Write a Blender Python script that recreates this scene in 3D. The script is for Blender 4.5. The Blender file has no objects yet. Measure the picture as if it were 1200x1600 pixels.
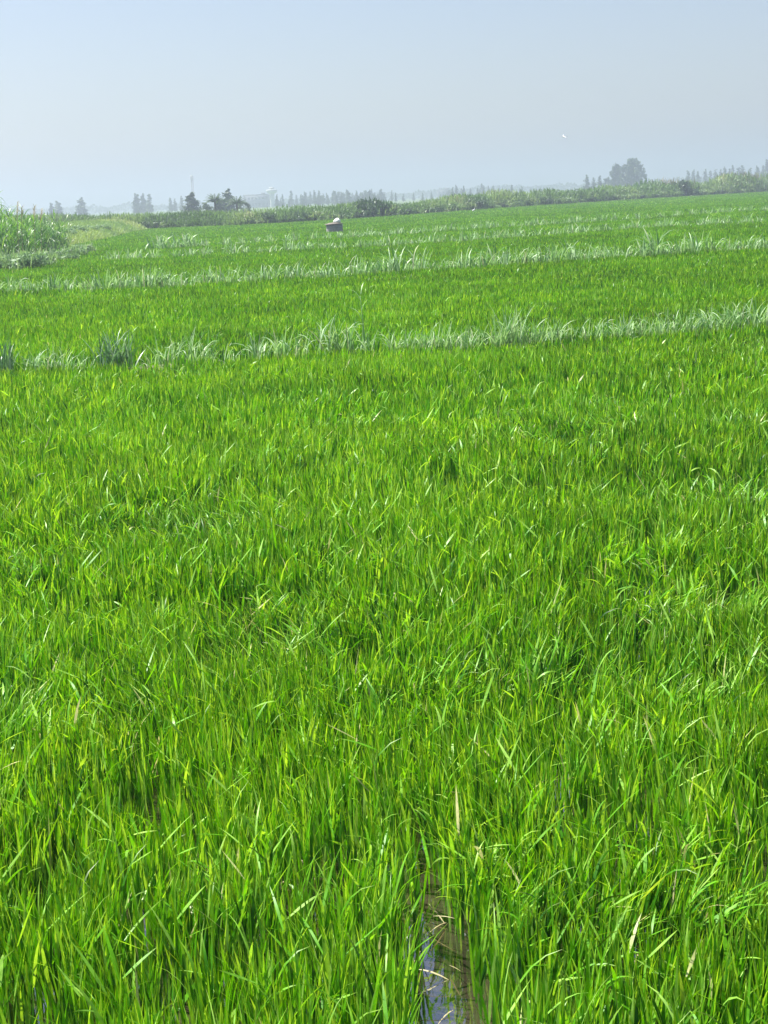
import bpy, math, random
import numpy as np
from mathutils import Vector, Matrix

random.seed(7)
RNG = np.random.default_rng(11)
sc = bpy.context.scene
COL = sc.collection
R = math.radians

# ------------------------------------------------------------------ camera
CAM_H = 2.1
FPX = 2400.0                                   # focal length in pixels of the 1200 x 1600 photograph
PITCH = math.atan(490 / FPX)
ROLL = R(2.67)
_f = Vector((0, math.cos(PITCH), -math.sin(PITCH)))
_r0 = Vector((1, 0, 0))
_u0 = _r0.cross(_f)
_r = _r0 * math.cos(ROLL) - _u0 * math.sin(ROLL)
_u = _u0 * math.cos(ROLL) + _r0 * math.sin(ROLL)


def ray(px, py):
    return _f * FPX + _r * (px - 600) - _u * (py - 800)


def at(px, py, z=0.0):
    d = ray(px, py)
    s = (z - CAM_H) / d.z
    return Vector((d.x * s, d.y * s, z))


def far(px, py, dist):
    """point on the sight line through a pixel, dist metres ahead"""
    d = ray(px, py)
    s = dist / d.y
    return Vector((d.x * s, dist, CAM_H + d.z * s))


cam = bpy.data.cameras.new('camera')
cam.sensor_fit = 'VERTICAL'
cam.sensor_height = 24.0
cam.lens = 24.0 * FPX / 1600.0
cam.clip_start = 0.05
cam.clip_end = 9000
camo = bpy.data.objects.new('camera', cam)
COL.objects.link(camo)
M = Matrix((( _r.x, _u.x, -_f.x, 0), (_r.y, _u.y, -_f.y, 0), (_r.z, _u.z, -_f.z, CAM_H), (0, 0, 0, 1)))
camo.matrix_world = M
sc.camera = camo

# ------------------------------------------------------------------ tagging and linking


def tag(o, label=None, cat=None, group=None, kind=None):
    if label: o['label'] = label
    if cat: o['category'] = cat
    if group: o['group'] = group
    if kind: o['kind'] = kind
    return o


def link(name, me, mat=None, parent=None, loc=(0, 0, 0), rz=0.0, scale=None):
    o = bpy.data.objects.new(name, me)
    COL.objects.link(o)
    if mat is not None and me is not None and not me.materials:
        me.materials.append(mat)
    o.parent = parent
    o.location = loc
    o.rotation_euler = (0, 0, rz)
    if scale is not None:
        o.scale = scale if hasattr(scale, '__len__') else (scale,) * 3
    return o


def empty(name, loc, rz=0.0, scale=None):
    return link(name, None, None, None, loc, rz, scale)


def copy_tree(o, loc, rz, scale):
    c = o.copy(); COL.objects.link(c)
    c.location = loc; c.rotation_euler = (0, 0, rz)
    c.scale = scale if hasattr(scale, '__len__') else (scale,) * 3
    for ch in o.children:
        d = ch.copy(); COL.objects.link(d); d.parent = c
    return c


# ------------------------------------------------------------------ numpy mesh helpers


def make_mesh(name, V, Q, attrs=None, smooth=True):
    """V (n,3) vertices; Q (m,4) quads; attrs: name -> per-vertex floats"""
    me = bpy.data.meshes.new(name)
    V = np.ascontiguousarray(V, np.float32); Q = np.ascontiguousarray(Q, np.int32)
    me.vertices.add(len(V)); me.vertices.foreach_set('co', V.ravel())
    m = len(Q)
    me.loops.add(m * 4); me.loops.foreach_set('vertex_index', Q.ravel())
    me.polygons.add(m)
    me.polygons.foreach_set('loop_start', np.arange(0, m * 4, 4, dtype=np.int32))
    me.update(calc_edges=True)
    if smooth:
        me.polygons.foreach_set('use_smooth', np.ones(m, bool))
    for k, a in (attrs or {}).items():
        at_ = me.attributes.new(k, 'FLOAT', 'POINT')
        at_.data.foreach_set('value', np.ascontiguousarray(a, np.float32))
    me.update()
    return me


def merge(parts):
    """parts: list of (V,Q,{attr}) -> one"""
    Vs, Qs, A, off = [], [], {}, 0
    for V, Q, a in parts:
        Vs.append(V); Qs.append(Q + off); off += len(V)
        for k in a: A.setdefault(k, []).append(a[k])
    return np.concatenate(Vs), np.concatenate(Qs), {k: np.concatenate(v) for k, v in A.items()}


def blades(base, length, az, phi0, bend, power, width, twist, seg, v, taper=1.0, kink=None):
    """grass blades: base (n,3), every other argument (n,); az = lean direction, phi0 = lean at
    the foot, bend = extra lean at the tip.  Returns V, Q and per-vertex attributes v (tone) and t (foot to tip)."""
    n = len(base)
    t = np.linspace(0, 1, seg + 1)[None, :]
    phi = phi0[:, None] + bend[:, None] * t ** power[:, None]
    ds = (length / seg)[:, None]
    ph = 0.5 * (phi[:, 1:] + phi[:, :-1])
    s = np.concatenate([np.zeros((n, 1)), np.cumsum(np.sin(ph) * ds, 1)], 1)
    z = np.concatenate([np.zeros((n, 1)), np.cumsum(np.cos(ph) * ds, 1)], 1)
    dx, dy = np.cos(az)[:, None], np.sin(az)[:, None]
    C = np.stack([base[:, :1] + s * dx, base[:, 1:2] + s * dy, base[:, 2:3] + z], -1)
    tw = twist[:, None] * t
    sp, cp = np.sin(phi), np.cos(phi)
    N = np.stack([cp * dx, cp * dy, -sp], -1)
    P = np.stack([-dy + 0 * t, dx + 0 * t, 0 * (dx + t)], -1)
    W = P * np.cos(tw)[..., None] + N * np.sin(tw)[..., None]
    prof = np.minimum(1, 0.42 + 1.7 * t) * np.clip(1 - t ** 2.6, 0, 1) ** taper
    hw = 0.5 * width[:, None] * prof
    L = C - W * hw[..., None]; Rr = C + W * hw[..., None]
    V = np.stack([L, Rr], 2).reshape(-1, 3)
    k = (seg + 1) * 2
    i0 = (np.arange(n) * k)[:, None] + (np.arange(seg) * 2)[None, :]
    Q = np.stack([i0, i0 + 1, i0 + 3, i0 + 2], -1).reshape(-1, 4)
    vv = np.repeat(v, k)
    tt = np.tile(np.repeat(t[0], 2), n)
    return V, Q, {'v': vv, 't': tt}


def value_noise(x, y, scale, seed=0):
    x = x / scale + seed * 17.3; y = y / scale + seed * 7.7
    xi, yi = np.floor(x).astype(np.int64), np.floor(y).astype(np.int64)
    fx, fy = x - xi, y - yi
    fx = fx * fx * (3 - 2 * fx); fy = fy * fy * (3 - 2 * fy)

    def h(a, b):
        q = (a * 374761393 + b * 668265263 + seed * 1442695) & 0x7fffffff
        q = ((q ^ (q >> 13)) * 1274126177) & 0x7fffffff
        return ((q ^ (q >> 16)) & 0xffff) / 65535.0
    a = h(xi, yi) * (1 - fx) + h(xi + 1, yi) * fx
    b = h(xi, yi + 1) * (1 - fx) + h(xi + 1, yi + 1) * fx
    return a * (1 - fy) + b * fy


def leaf_cloud(n, centers, radii, size, elong=1.6, rng=RNG, shell=0.55, upright=0.0, tone=None):
    """leaf-sized quads spread through lobes. centers (k,3), radii (k,3)."""
    centers = np.asarray(centers, float); radii = np.asarray(radii, float)
    w = radii.prod(1) ** (2 / 3); w /= w.sum()
    k = rng.choice(len(centers), n, p=w)
    d = rng.normal(size=(n, 3)); d /= np.linalg.norm(d, axis=1)[:, None]
    rad = shell + (1 - shell) * rng.random(n); rad *= rng.random(n) ** 0.12
    rad *= 1 + 0.16 * rng.normal(size=n)
    P = centers[k] + d * radii[k] * rad[:, None]
    nrm = d + rng.normal(size=(n, 3)) * 0.7; nrm /= np.linalg.norm(nrm, axis=1)[:, None]
    up = rng.normal(size=(n, 3)); up[:, 2] += upright * 3
    a = up - nrm * (up * nrm).sum(1)[:, None]; a /= np.linalg.norm(a, axis=1)[:, None]
    b = np.cross(nrm, a)
    sz = size * (0.6 + 0.8 * rng.random(n))
    a = a * (sz * elong * .5)[:, None]; b = b * (sz * .5)[:, None]
    V = np.stack([P - a, P + b * .9 - a * .1, P + a, P - b * .9 - a * .1], 1).reshape(-1, 3)
    Q = np.arange(n * 4).reshape(-1, 4)
    tk = rng.random(len(centers))
    v = np.clip(0.55 * tk[k] + 0.45 * rng.random(n), 0, 1)
    return V, Q, {'v': np.repeat(v, 4), 't': np.full(n * 4, .5)}


def tube(path, radii, sides=8, cap=True):
    path = [Vector(p) for p in path]
    V, Q = [], []
    for i, p in enumerate(path):
        tg = (path[min(i + 1, len(path) - 1)] - path[max(i - 1, 0)]).normalized()
        a = tg.orthogonal().normalized(); b = tg.cross(a)
        for j in range(sides):
            th = 2 * math.pi * j / sides
            V.append(p + (a * math.cos(th) + b * math.sin(th)) * radii[i])
    for i in range(len(path) - 1):
        for j in range(sides):
            j2 = (j + 1) % sides
            Q.append((i * sides + j, i * sides + j2, (i + 1) * sides + j2, (i + 1) * sides + j))
    if cap:
        for e in (0, len(path) - 1):
            c = len(V); V.append(path[e])
            for j in range(0, sides, 2):
                Q.append((c, e * sides + j, e * sides + (j + 1) % sides, e * sides + (j + 2) % sides))
    V = np.array([tuple(p) for p in V]); Q = np.array(Q)
    return V, Q, {'v': np.full(len(V), .5), 't': np.zeros(len(V))}


def lathe(profile, sides=40):
    V, Q = [], []
    for r_, z_ in profile:
        for j in range(sides):
            th = 2 * math.pi * j / sides
            V.append((r_ * math.cos(th), r_ * math.sin(th), z_))
    for i in range(len(profile) - 1):
        for j in range(sides):
            j2 = (j + 1) % sides
            Q.append((i * sides + j, i * sides + j2, (i + 1) * sides + j2, (i + 1) * sides + j))
    V = np.array(V, float)
    return V, np.array(Q), {'v': np.full(len(V), .5), 't': np.zeros(len(V))}


def box(x0, x1, y0, y1, z0, z1):
    V = np.array([(x, y, z) for z in (z0, z1) for y in (y0, y1) for x in (x0, x1)], float)
    Q = np.array([(0, 2, 3, 1), (4, 5, 7, 6), (0, 1, 5, 4), (2, 6, 7, 3), (0, 4, 6, 2), (1, 3, 7, 5)])
    return V, Q, {'v': np.full(8, .5), 't': np.zeros(8)}


# ------------------------------------------------------------------ materials


def new_mat(name):
    m = bpy.data.materials.new(name)
    m.use_nodes = True
    nt = m.node_tree
    nt.nodes.clear()
    out = nt.nodes.new('ShaderNodeOutputMaterial')
    return m, nt, out


def ramp(nt, stops, interp='LINEAR'):
    n = nt.nodes.new('ShaderNodeValToRGB')
    cr = n.color_ramp
    cr.interpolation = interp
    while len(cr.elements) < len(stops): cr.elements.new(0.5)
    for e, (p, c) in zip(cr.elements, stops):
        e.position = p; e.color = (*c, 1)
    return n


def leaf_mat(name, stops, transl=0.45, tcol=(1.25, 1.25, 0.5), rough=0.42, spec=0.5, patch=None, patch_scale=0.25, foot=None, tip=None):
    """tone attribute v -> colour ramp; optional drifts of another tone; pale sheath at the foot"""
    m, nt, out = new_mat(name)
    N, L = nt.nodes, nt.links
    a = N.new('ShaderNodeAttribute'); a.attribute_name = 'v'
    rp = ramp(nt, stops); L.new(a.outputs['Fac'], rp.inputs['Fac'])
    col = rp.outputs['Color']
    if patch:
        geo = N.new('ShaderNodeNewGeometry')
        no = N.new('ShaderNodeTexNoise'); no.inputs['Scale'].default_value = patch_scale; no.inputs['Detail'].default_value = 4
        L.new(geo.outputs['Position'], no.inputs['Vector'])
        pr = ramp(nt, [(0.40, (0, 0, 0)), (0.62, (1, 1, 1))]); L.new(no.outputs['Fac'], pr.inputs['Fac'])
        mx = N.new('ShaderNodeMix'); mx.data_type = 'RGBA'; mx.blend_type = 'MULTIPLY'
        mm = N.new('ShaderNodeMath'); mm.operation = 'MULTIPLY'; mm.inputs[1].default_value = 1.0
        L.new(pr.outputs['Color'], mm.inputs[0])
        L.new(mm.outputs[0], mx.inputs['Factor']); L.new(col, mx.inputs['A']); mx.inputs['B'].default_value = (*patch, 1)
        col = mx.outputs['Result']
    if foot:
        t = N.new('ShaderNodeAttribute'); t.attribute_name = 't'
        tr = ramp(nt, [(0.0, (1, 1, 1)), (0.35, (0, 0, 0))]); L.new(t.outputs['Fac'], tr.inputs['Fac'])
        mx2 = N.new('ShaderNodeMix'); mx2.data_type = 'RGBA'
        L.new(tr.outputs['Color'], mx2.inputs['Factor']); L.new(col, mx2.inputs['A']); mx2.inputs['B'].default_value = (*foot, 1)
        col = mx2.outputs['Result']
    if tip:
        t = N.new('ShaderNodeAttribute'); t.attribute_name = 't'
        tr = ramp(nt, [(0.72, (0, 0, 0)), (1.0, (1, 1, 1))]); L.new(t.outputs['Fac'], tr.inputs['Fac'])
        geo = N.new('ShaderNodeNewGeometry')
        n9 = N.new('ShaderNodeTexNoise'); n9.inputs['Scale'].default_value = 38; n9.inputs['Detail'].default_value = 3
        L.new(geo.outputs['Position'], n9.inputs['Vector'])
        bl = ramp(nt, [(0.33, (0.72, 0.76, 0.8)), (0.62, (1.08, 1.05, 1.0))]); L.new(n9.outputs['Fac'], bl.inputs['Fac'])
        m1 = N.new('ShaderNodeMix'); m1.data_type = 'RGBA'; m1.blend_type = 'MULTIPLY'; m1.inputs['Factor'].default_value = 1
        L.new(col, m1.inputs['A']); L.new(bl.outputs['Color'], m1.inputs['B'])
        m2 = N.new('ShaderNodeMix'); m2.data_type = 'RGBA'
        f2 = N.new('ShaderNodeMath'); f2.operation = 'MULTIPLY'; L.new(tr.outputs['Color'], f2.inputs[0]); L.new(n9.outputs['Fac'], f2.inputs[1])
        L.new(f2.outputs[0], m2.inputs['Factor']); L.new(m1.outputs['Result'], m2.inputs['A']); m2.inputs['B'].default_value = (*tip, 1)
        col = m2.outputs['Result']
    b = N.new('ShaderNodeBsdfPrincipled'); b.inputs['Roughness'].default_value = rough
    b.inputs['Specular IOR Level'].default_value = spec
    L.new(col, b.inputs['Base Color'])
    tm = N.new('ShaderNodeMix'); tm.data_type = 'RGBA'; tm.blend_type = 'MULTIPLY'; tm.inputs['Factor'].default_value = 1
    L.new(col, tm.inputs['A'])
    tcr = ramp(nt, [(0.94, tcol), (0.95, (0.95, 0.9, 0.8))]); L.new(a.outputs['Fac'], tcr.inputs['Fac']); L.new(tcr.outputs['Color'], tm.inputs['B'])
    tr_ = N.new('ShaderNodeBsdfTranslucent'); L.new(tm.outputs['Result'], tr_.inputs['Color'])
    ms = N.new('ShaderNodeMixShader'); ms.inputs[0].default_value = transl
    L.new(b.outputs[0], ms.inputs[1]); L.new(tr_.outputs[0], ms.inputs[2]); L.new(ms.outputs[0], out.inputs['Surface'])
    return m


def solid_mat(name, c1, c2, scale=3.0, rough=0.85, bump=0.0, detail=6, coord='Object'):
    m, nt, out = new_mat(name)
    N, L = nt.nodes, nt.links
    tc = N.new('ShaderNodeTexCoord')
    no = N.new('ShaderNodeTexNoise'); no.inputs['Scale'].default_value = scale; no.inputs['Detail'].default_value = detail
    L.new(tc.outputs[coord], no.inputs['Vector'])
    rp = ramp(nt, [(0.32, c1), (0.68, c2)]); L.new(no.outputs['Fac'], rp.inputs['Fac'])
    b = N.new('ShaderNodeBsdfPrincipled'); b.inputs['Roughness'].default_value = rough
    L.new(rp.outputs['Color'], b.inputs['Base Color'])
    if bump:
        bp = N.new('ShaderNodeBump'); bp.inputs['Strength'].default_value = bump; bp.inputs['Distance'].default_value = 0.02
        L.new(no.outputs['Fac'], bp.inputs['Height']); L.new(bp.outputs['Normal'], b.inputs['Normal'])
    L.new(b.outputs[0], out.inputs['Surface'])
    return m


M_RICE = leaf_mat('rice_leaf', [(0.0, (0.016, 0.088, 0.006)), (0.35, (0.066, 0.252, 0.005)), (0.72, (0.148, 0.425, 0.005)),
                                (0.93, (0.40, 0.66, 0.11)), (0.955, (0.50, 0.54, 0.17)), (1.0, (0.66, 0.60, 0.28))],  # pale stop holds painted leaf gloss, then the dry straw tones
                  transl=0.36, tcol=(1.6, 1.45, 0.25), rough=0.42, spec=0.32, patch=(0.82, 0.92, 1.0), patch_scale=0.45, tip=(0.34, 0.46, 0.03))
M_CLUMP = leaf_mat('bund_grass_leaf', [(0, (0.09, 0.23, 0.065)), (0.5, (0.26, 0.44, 0.17)), (0.93, (0.44, 0.60, 0.31)), (1, (0.44, 0.48, 0.28))],
                   transl=0.33, tcol=(1.1, 1.2, 0.75), rough=0.5, spec=0.7)
M_CLUMPDARK = leaf_mat('dark_bund_grass_leaf', [(0, (0.045, 0.125, 0.045)), (0.6, (0.11, 0.23, 0.09)), (1, (0.30, 0.44, 0.23))],
                       transl=0.25, tcol=(1.0, 1.2, 0.75), rough=0.42, spec=0.8)
M_CANE = leaf_mat('cane_leaf', [(0, (0.045, 0.15, 0.025)), (0.6, (0.10, 0.255, 0.04)), (1, (0.22, 0.37, 0.10))],
                  transl=0.45, tcol=(1.3, 1.25, 0.5), rough=0.38, spec=0.6)
M_PALEGRASS = leaf_mat('pale_grass_leaf', [(0, (0.13, 0.25, 0.075)), (0.6, (0.23, 0.37, 0.11)), (1, (0.40, 0.46, 0.20))],
                       transl=0.35, tcol=(1.2, 1.2, 0.5), rough=0.55, spec=0.4)
M_WEED = leaf_mat('weed_leaf', [(0, (0.16, 0.28, 0.13)), (0.6, (0.28, 0.42, 0.21)), (1, (0.42, 0.52, 0.30))],
                  transl=0.3, tcol=(1.1, 1.2, 0.6), rough=0.5)
M_REED = leaf_mat('reed_leaf', [(0, (0.09, 0.17, 0.055)), (0.5, (0.16, 0.27, 0.085)), (0.85, (0.25, 0.35, 0.13)), (1, (0.36, 0.35, 0.19))],
                  transl=0.4, tcol=(1.1, 1.1, 0.6), rough=0.55, patch=(0.75, 0.85, 0.8), patch_scale=0.06)
M_DRYREED = leaf_mat('dry_reed_leaf', [(0, (0.20, 0.19, 0.09)), (0.6, (0.32, 0.28, 0.15)), (1, (0.42, 0.33, 0.2))],
                     transl=0.25, tcol=(1.1, 1.0, 0.7), rough=0.7)
M_SHRUB = leaf_mat('shrub_leaf', [(0, (0.032, 0.075, 0.028)), (0.6, (0.06, 0.125, 0.04)), (1, (0.12, 0.19, 0.07))],
                   transl=0.25, tcol=(1.1, 1.2, 0.5), rough=0.5)
M_TREE = leaf_mat('tree_leaf', [(0, (0.028, 0.060, 0.024)), (0.6, (0.05, 0.095, 0.034)), (1, (0.09, 0.14, 0.05))],
                  transl=0.2, tcol=(1.1, 1.2, 0.5), rough=0.55)
M_PALM = leaf_mat('palm_leaf', [(0, (0.05, 0.09, 0.035)), (0.6, (0.09, 0.145, 0.06)), (1, (0.15, 0.2, 0.09))],
                  transl=0.2, tcol=(1.1, 1.2, 0.5), rough=0.45)
M_BARK = solid_mat('bark', (0.07, 0.055, 0.04), (0.16, 0.13, 0.10), 6, 0.9, 0.4)
M_STRAW = leaf_mat('straw', [(0, (0.38, 0.33, 0.17)), (1, (0.55, 0.50, 0.30))], transl=0.2, rough=0.5)
M_WHITE_FEATHER = solid_mat('white_feathers', (0.78, 0.78, 0.76), (0.86, 0.86, 0.85), 30, 0.7)
M_BEAK = solid_mat('yellow_beak', (0.5, 0.33, 0.06), (0.6, 0.4, 0.1), 30, 0.5)
M_LEGS = solid_mat('dark_bird_legs', (0.04, 0.04, 0.035), (0.08, 0.07, 0.06), 30, 0.6)
M_SACK = solid_mat('pale_sack', (0.74, 0.75, 0.70), (0.86, 0.86, 0.81), 9, 0.85, 0.3)
M_LID = solid_mat('weathered_lid_concrete', (0.13, 0.11, 0.09), (0.24, 0.205, 0.17), 7, 0.9, 0.4)
M_PAINT = solid_mat('plaster', (0.17, 0.18, 0.19), (0.24, 0.245, 0.25), 0.6, 0.85)
M_PALEWALL = solid_mat('pale_tower_concrete', (0.66, 0.65, 0.62), (0.78, 0.77, 0.74), 0.8, 0.85)
M_DARKWIN = solid_mat('dark_window', (0.05, 0.06, 0.07), (0.09, 0.10, 0.11), 1.0, 0.25)
M_ROOF = solid_mat('roof_concrete', (0.25, 0.25, 0.25), (0.36, 0.36, 0.35), 1.0, 0.9)
M_STEEL = solid_mat('galvanised_steel', (0.20, 0.205, 0.21), (0.30, 0.305, 0.31), 2.0, 0.55)
M_TILE = solid_mat('clay_roof', (0.36, 0.17, 0.10), (0.46, 0.25, 0.15), 3.0, 0.85)
M_BANK = solid_mat('bank_soil', (0.13, 0.16, 0.06), (0.25, 0.24, 0.11), 0.8, 0.95, 0.5)
M_BUND = solid_mat('bund_soil', (0.10, 0.12, 0.05), (0.19, 0.17, 0.09), 2.5, 0.95, 0.6)


def ground_mat():
    m, nt, out = new_mat('field_ground')
    N, L = nt.nodes, nt.links
    geo = N.new('ShaderNodeNewGeometry')
    n1 = N.new('ShaderNodeTexNoise'); n1.inputs['Scale'].default_value = 0.02; n1.inputs['Detail'].default_value = 8
    L.new(geo.outputs['Position'], n1.inputs['Vector'])
    rp = ramp(nt, [(0.35, (0.07, 0.14, 0.03)), (0.55, (0.11, 0.17, 0.05)), (0.7, (0.16, 0.19, 0.075))])
    L.new(n1.outputs['Fac'], rp.inputs['Fac'])
    b = N.new('ShaderNodeBsdfPrincipled'); b.inputs['Roughness'].default_value = 0.95
    L.new(rp.outputs['Color'], b.inputs['Base Color'])
    L.new(b.outputs[0], out.inputs['Surface'])
    return m


def water_mat():
    m, nt, out = new_mat('muddy_water')
    N, L = nt.nodes, nt.links
    geo = N.new('ShaderNodeNewGeometry')
    n1 = N.new('ShaderNodeTexNoise'); n1.inputs['Scale'].default_value = 2.2; n1.inputs['Detail'].default_value = 7
    L.new(geo.outputs['Position'], n1.inputs['Vector'])
    rp = ramp(nt, [(0.3, (0.020, 0.017, 0.011)), (0.55, (0.036, 0.029, 0.018)), (0.75, (0.08, 0.064, 0.038))])
    L.new(n1.outputs['Fac'], rp.inputs['Fac'])
    b = N.new('ShaderNodeBsdfPrincipled'); b.inputs['Roughness'].default_value = 0.04
    b.inputs['IOR'].default_value = 1.6
    b.inputs['Specular IOR Level'].default_value = 0.5
    b.inputs['Coat Weight'].default_value = 1.0; b.inputs['Coat Roughness'].default_value = 0.03; b.inputs['Coat IOR'].default_value = 3.0
    L.new(rp.outputs['Color'], b.inputs['Base Color'])
    n2 = N.new('ShaderNodeTexNoise'); n2.inputs['Scale'].default_value = 9; n2.inputs['Detail'].default_value = 3
    L.new(geo.outputs['Position'], n2.inputs['Vector'])
    bp = N.new('ShaderNodeBump'); bp.inputs['Strength'].default_value = 0.10; bp.inputs['Distance'].default_value = 0.01
    L.new(n2.outputs['Fac'], bp.inputs['Height']); L.new(bp.outputs['Normal'], b.inputs['Normal'])
    L.new(bp.outputs['Normal'], b.inputs['Coat Normal'])
    L.new(b.outputs[0], out.inputs['Surface'])
    return m


def brick_mat():
    m, nt, out = new_mat('well_blockwork')
    N, L = nt.nodes, nt.links
    tc = N.new('ShaderNodeTexCoord')
    sep = N.new('ShaderNodeSeparateXYZ'); L.new(tc.outputs['Object'], sep.inputs[0])
    an = N.new('ShaderNodeMath'); an.operation = 'ARCTAN2'
    L.new(sep.outputs['Y'], an.inputs[0]); L.new(sep.outputs['X'], an.inputs[1])
    cmb = N.new('ShaderNodeCombineXYZ'); L.new(an.outputs[0], cmb.inputs['X']); L.new(sep.outputs['Z'], cmb.inputs['Y'])
    br = N.new('ShaderNodeTexBrick'); br.inputs['Scale'].default_value = 1.0
    br.inputs['Brick Width'].default_value = 0.42; br.inputs['Row Height'].default_value = 0.13; br.inputs['Mortar Size'].default_value = 0.012
    br.inputs['Color1'].default_value = (0.27, 0.265, 0.25, 1); br.inputs['Color2'].default_value = (0.36, 0.35, 0.33, 1)
    br.inputs['Mortar'].default_value = (0.20, 0.195, 0.18, 1)
    L.new(cmb.outputs[0], br.inputs['Vector'])
    b = N.new('ShaderNodeBsdfPrincipled'); b.inputs['Roughness'].default_value = 0.9
    L.new(br.outputs['Color'], b.inputs['Base Color'])
    bp = N.new('ShaderNodeBump'); bp.inputs['Strength'].default_value = 0.5; bp.inputs['Distance'].default_value = 0.02; bp.invert = True
    L.new(br.outputs['Fac'], bp.inputs['Height']); L.new(bp.outputs['Normal'], b.inputs['Normal'])
    L.new(b.outputs[0], out.inputs['Surface'])
    return m


# ------------------------------------------------------------------ layout of the fields, read off the photograph
def line(pts, z):
    w = [at(px, py, z) for px, py in pts]
    return np.array([(p.x, p.y) for p in w])


CAN = 0.33
ROWS = [
    line([(-260, 578), (0, 568), (180, 560), (350, 550), (520, 538), (650, 531), (800, 523), (1000, 511), (1200, 498), (1460, 482)], CAN),
    line([(-260, 462), (0, 452), (180, 446), (300, 441), (430, 433), (600, 421), (700, 414), (870, 403), (1000, 395), (1200, 383), (1420, 369)], CAN),
    line([(40, 410), (180, 403), (400, 391), (500, 386), (650, 378), (800, 368), (1000, 354), (1200, 343), (1400, 331)], CAN),
    line([(200, 388), (400, 377), (550, 368), (700, 358), (800, 352), (900, 346), (1000, 340), (1100, 332), (1200, 326), (1400, 313)], CAN),
]
HEDGE = line([(-300, 381.5), (0, 366.5), (230, 356), (380, 350), (500, 343.5), (650, 333), (800, 322.5), (1000, 310), (1200, 298.5), (1450, 284)], CAN)
BANK = line([(-150, 450), (-40, 422), (0, 410), (60, 396), (110, 382), (160, 371), (200, 362), (232, 356)], CAN)   # left edge of the rice
hedge_y = lambda x: np.interp(x, HEDGE[:, 0], HEDGE[:, 1])
_bo = np.argsort(BANK[:, 1])
bank_x = lambda y: np.interp(y, BANK[_bo, 1], BANK[_bo, 0], left=-1e3)
row_y = lambda k, x: np.interp(x, ROWS[k][:, 0], ROWS[k][:, 1])

# ------------------------------------------------------------------ ground, water, bunds, bank
GZ = -0.06
xs = np.array([-3000, -1000, -300, -100, 0, 100, 300, 1000, 3000.])
ys = np.array([-60, 0, 60, 150, 300, 600, 1200, 2200, 3400.])
gx, gy = np.meshgrid(xs, ys)
V = np.stack([gx.ravel(), gy.ravel(), np.full(gx.size, GZ)], 1)
Q = np.array([(j * 9 + i, j * 9 + i + 1, (j + 1) * 9 + i + 1, (j + 1) * 9 + i) for j in range(8) for i in range(8)])
tag(link('ground', make_mesh('ground', V, Q), ground_mat()), kind='structure')

xw = np.linspace(-75, 85, 60)
Vw, Qw = [], []
for i, x in enumerate(xw):
    Vw += [(x, -1.2, 0), (x, float(hedge_y(x)) - 0.5, 0)]
    if i: Qw.append((2 * i - 2, 2 * i, 2 * i + 1, 2 * i - 1))
tag(link('water', make_mesh('water', np.array(Vw, float), np.array(Qw)), water_mat()), kind='structure')


def ridge(name, pl, width, height, mat):
    V, Q = [], []
    P = []
    for a, b in zip(pl[:-1], pl[1:]):
        n = max(2, int(np.linalg.norm(b - a) / 0.8))
        P += [a + (b - a) * k / n for k in range(n)]
    P.append(pl[-1]); P = np.array(P)
    prof = [(-0.5, -0.12), (-0.38, 0.35), (-0.2, 0.9), (0.2, 1.0), (0.38, 0.35), (0.5, -0.12)]
    for i, p in enumerate(P):
        tgt = P[min(i + 1, len(P) - 1)] - P[max(i - 1, 0)]
        tgt = tgt / np.linalg.norm(tgt); nn = np.array([-tgt[1], tgt[0]])
        for s, h in prof:
            j = RNG.normal(size=2) * 0.02
            V.append((*(p + nn * s * width + j), h * height * (1 + 0.15 * RNG.normal()) if h > 0 else -0.055))
        if i:
            for k in range(5):
                a0 = (i - 1) * 6 + k
                Q.append((a0, a0 + 1, a0 + 7, a0 + 6))
    return tag(link(name, make_mesh(name, np.array(V), np.array(Q)), mat), kind='structure')


for k, pl in enumerate(ROWS):
    ridge('path', pl, 0.7, 0.16, M_BUND)

# raised bank on the left of the field
Vb, Qb = [], []
by = np.linspace(38, 150, 90)
for i, y in enumerate(by):
    x0 = float(bank_x(y))
    for s, h in ((0.3, -0.055), (-0.3, 0.25), (-1.3, 0.62), (-3.0, 0.85), (-6.0, 0.9), (-9.0, 0.3), (-11, -0.055)):
        Vb.append((x0 + s + 0.1 * RNG.normal(), y, h if h < 0 else h * (1 + 0.1 * RNG.normal())))
    if i:
        for k in range(6):
            a0 = (i - 1) * 7 + k
            Qb.append((a0, a0 + 1, a0 + 8, a0 + 7))
tag(link('bank', make_mesh('bank', np.array(Vb), np.array(Qb)), M_BANK), kind='structure')


def bank_z(x, y):
    s = np.clip(bank_x(y) - x, 0, 11)
    return np.interp(s, [0, .3, 1.3, 3, 6, 9, 11], [0, .25, .62, .85, .9, .3, 0])


# ------------------------------------------------------------------ rice
# bare spots: open water between the hills, and hollows in the crop
chan = line([(715, 1760), (705, 1640), (692, 1560), (685, 1510), (678, 1470), (668, 1430), (656, 1390), (648, 1360)], 0.0)
chan_w = np.array([0.10, 0.095, 0.08, 0.065, 0.045, 0.032, 0.02, 0.01])
HOLES = [(568, 1050, .17), (715, 780, .17), (282, 800, .15), (340, 1050, .12), (430, 1020, .12), (535, 1350, .10), (512, 1395, .09), (300, 1390, .10),
         (560, 1290, .08), (910, 1280, .10), (1065, 1250, .09), (870, 1120, .09), (55, 1400, .10), (1010, 1500, .09), (60, 1575, .09), (470, 1545, .08), (915, 925, .10), (1150, 960, .12),
         (1120, 1080, .1), (650, 1180, .1), (110, 730, .2), (450, 690, .18), (880, 690, .2)]
HOLES = [(at(px, py, 0.15), r) for px, py, r in HOLES]


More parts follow.
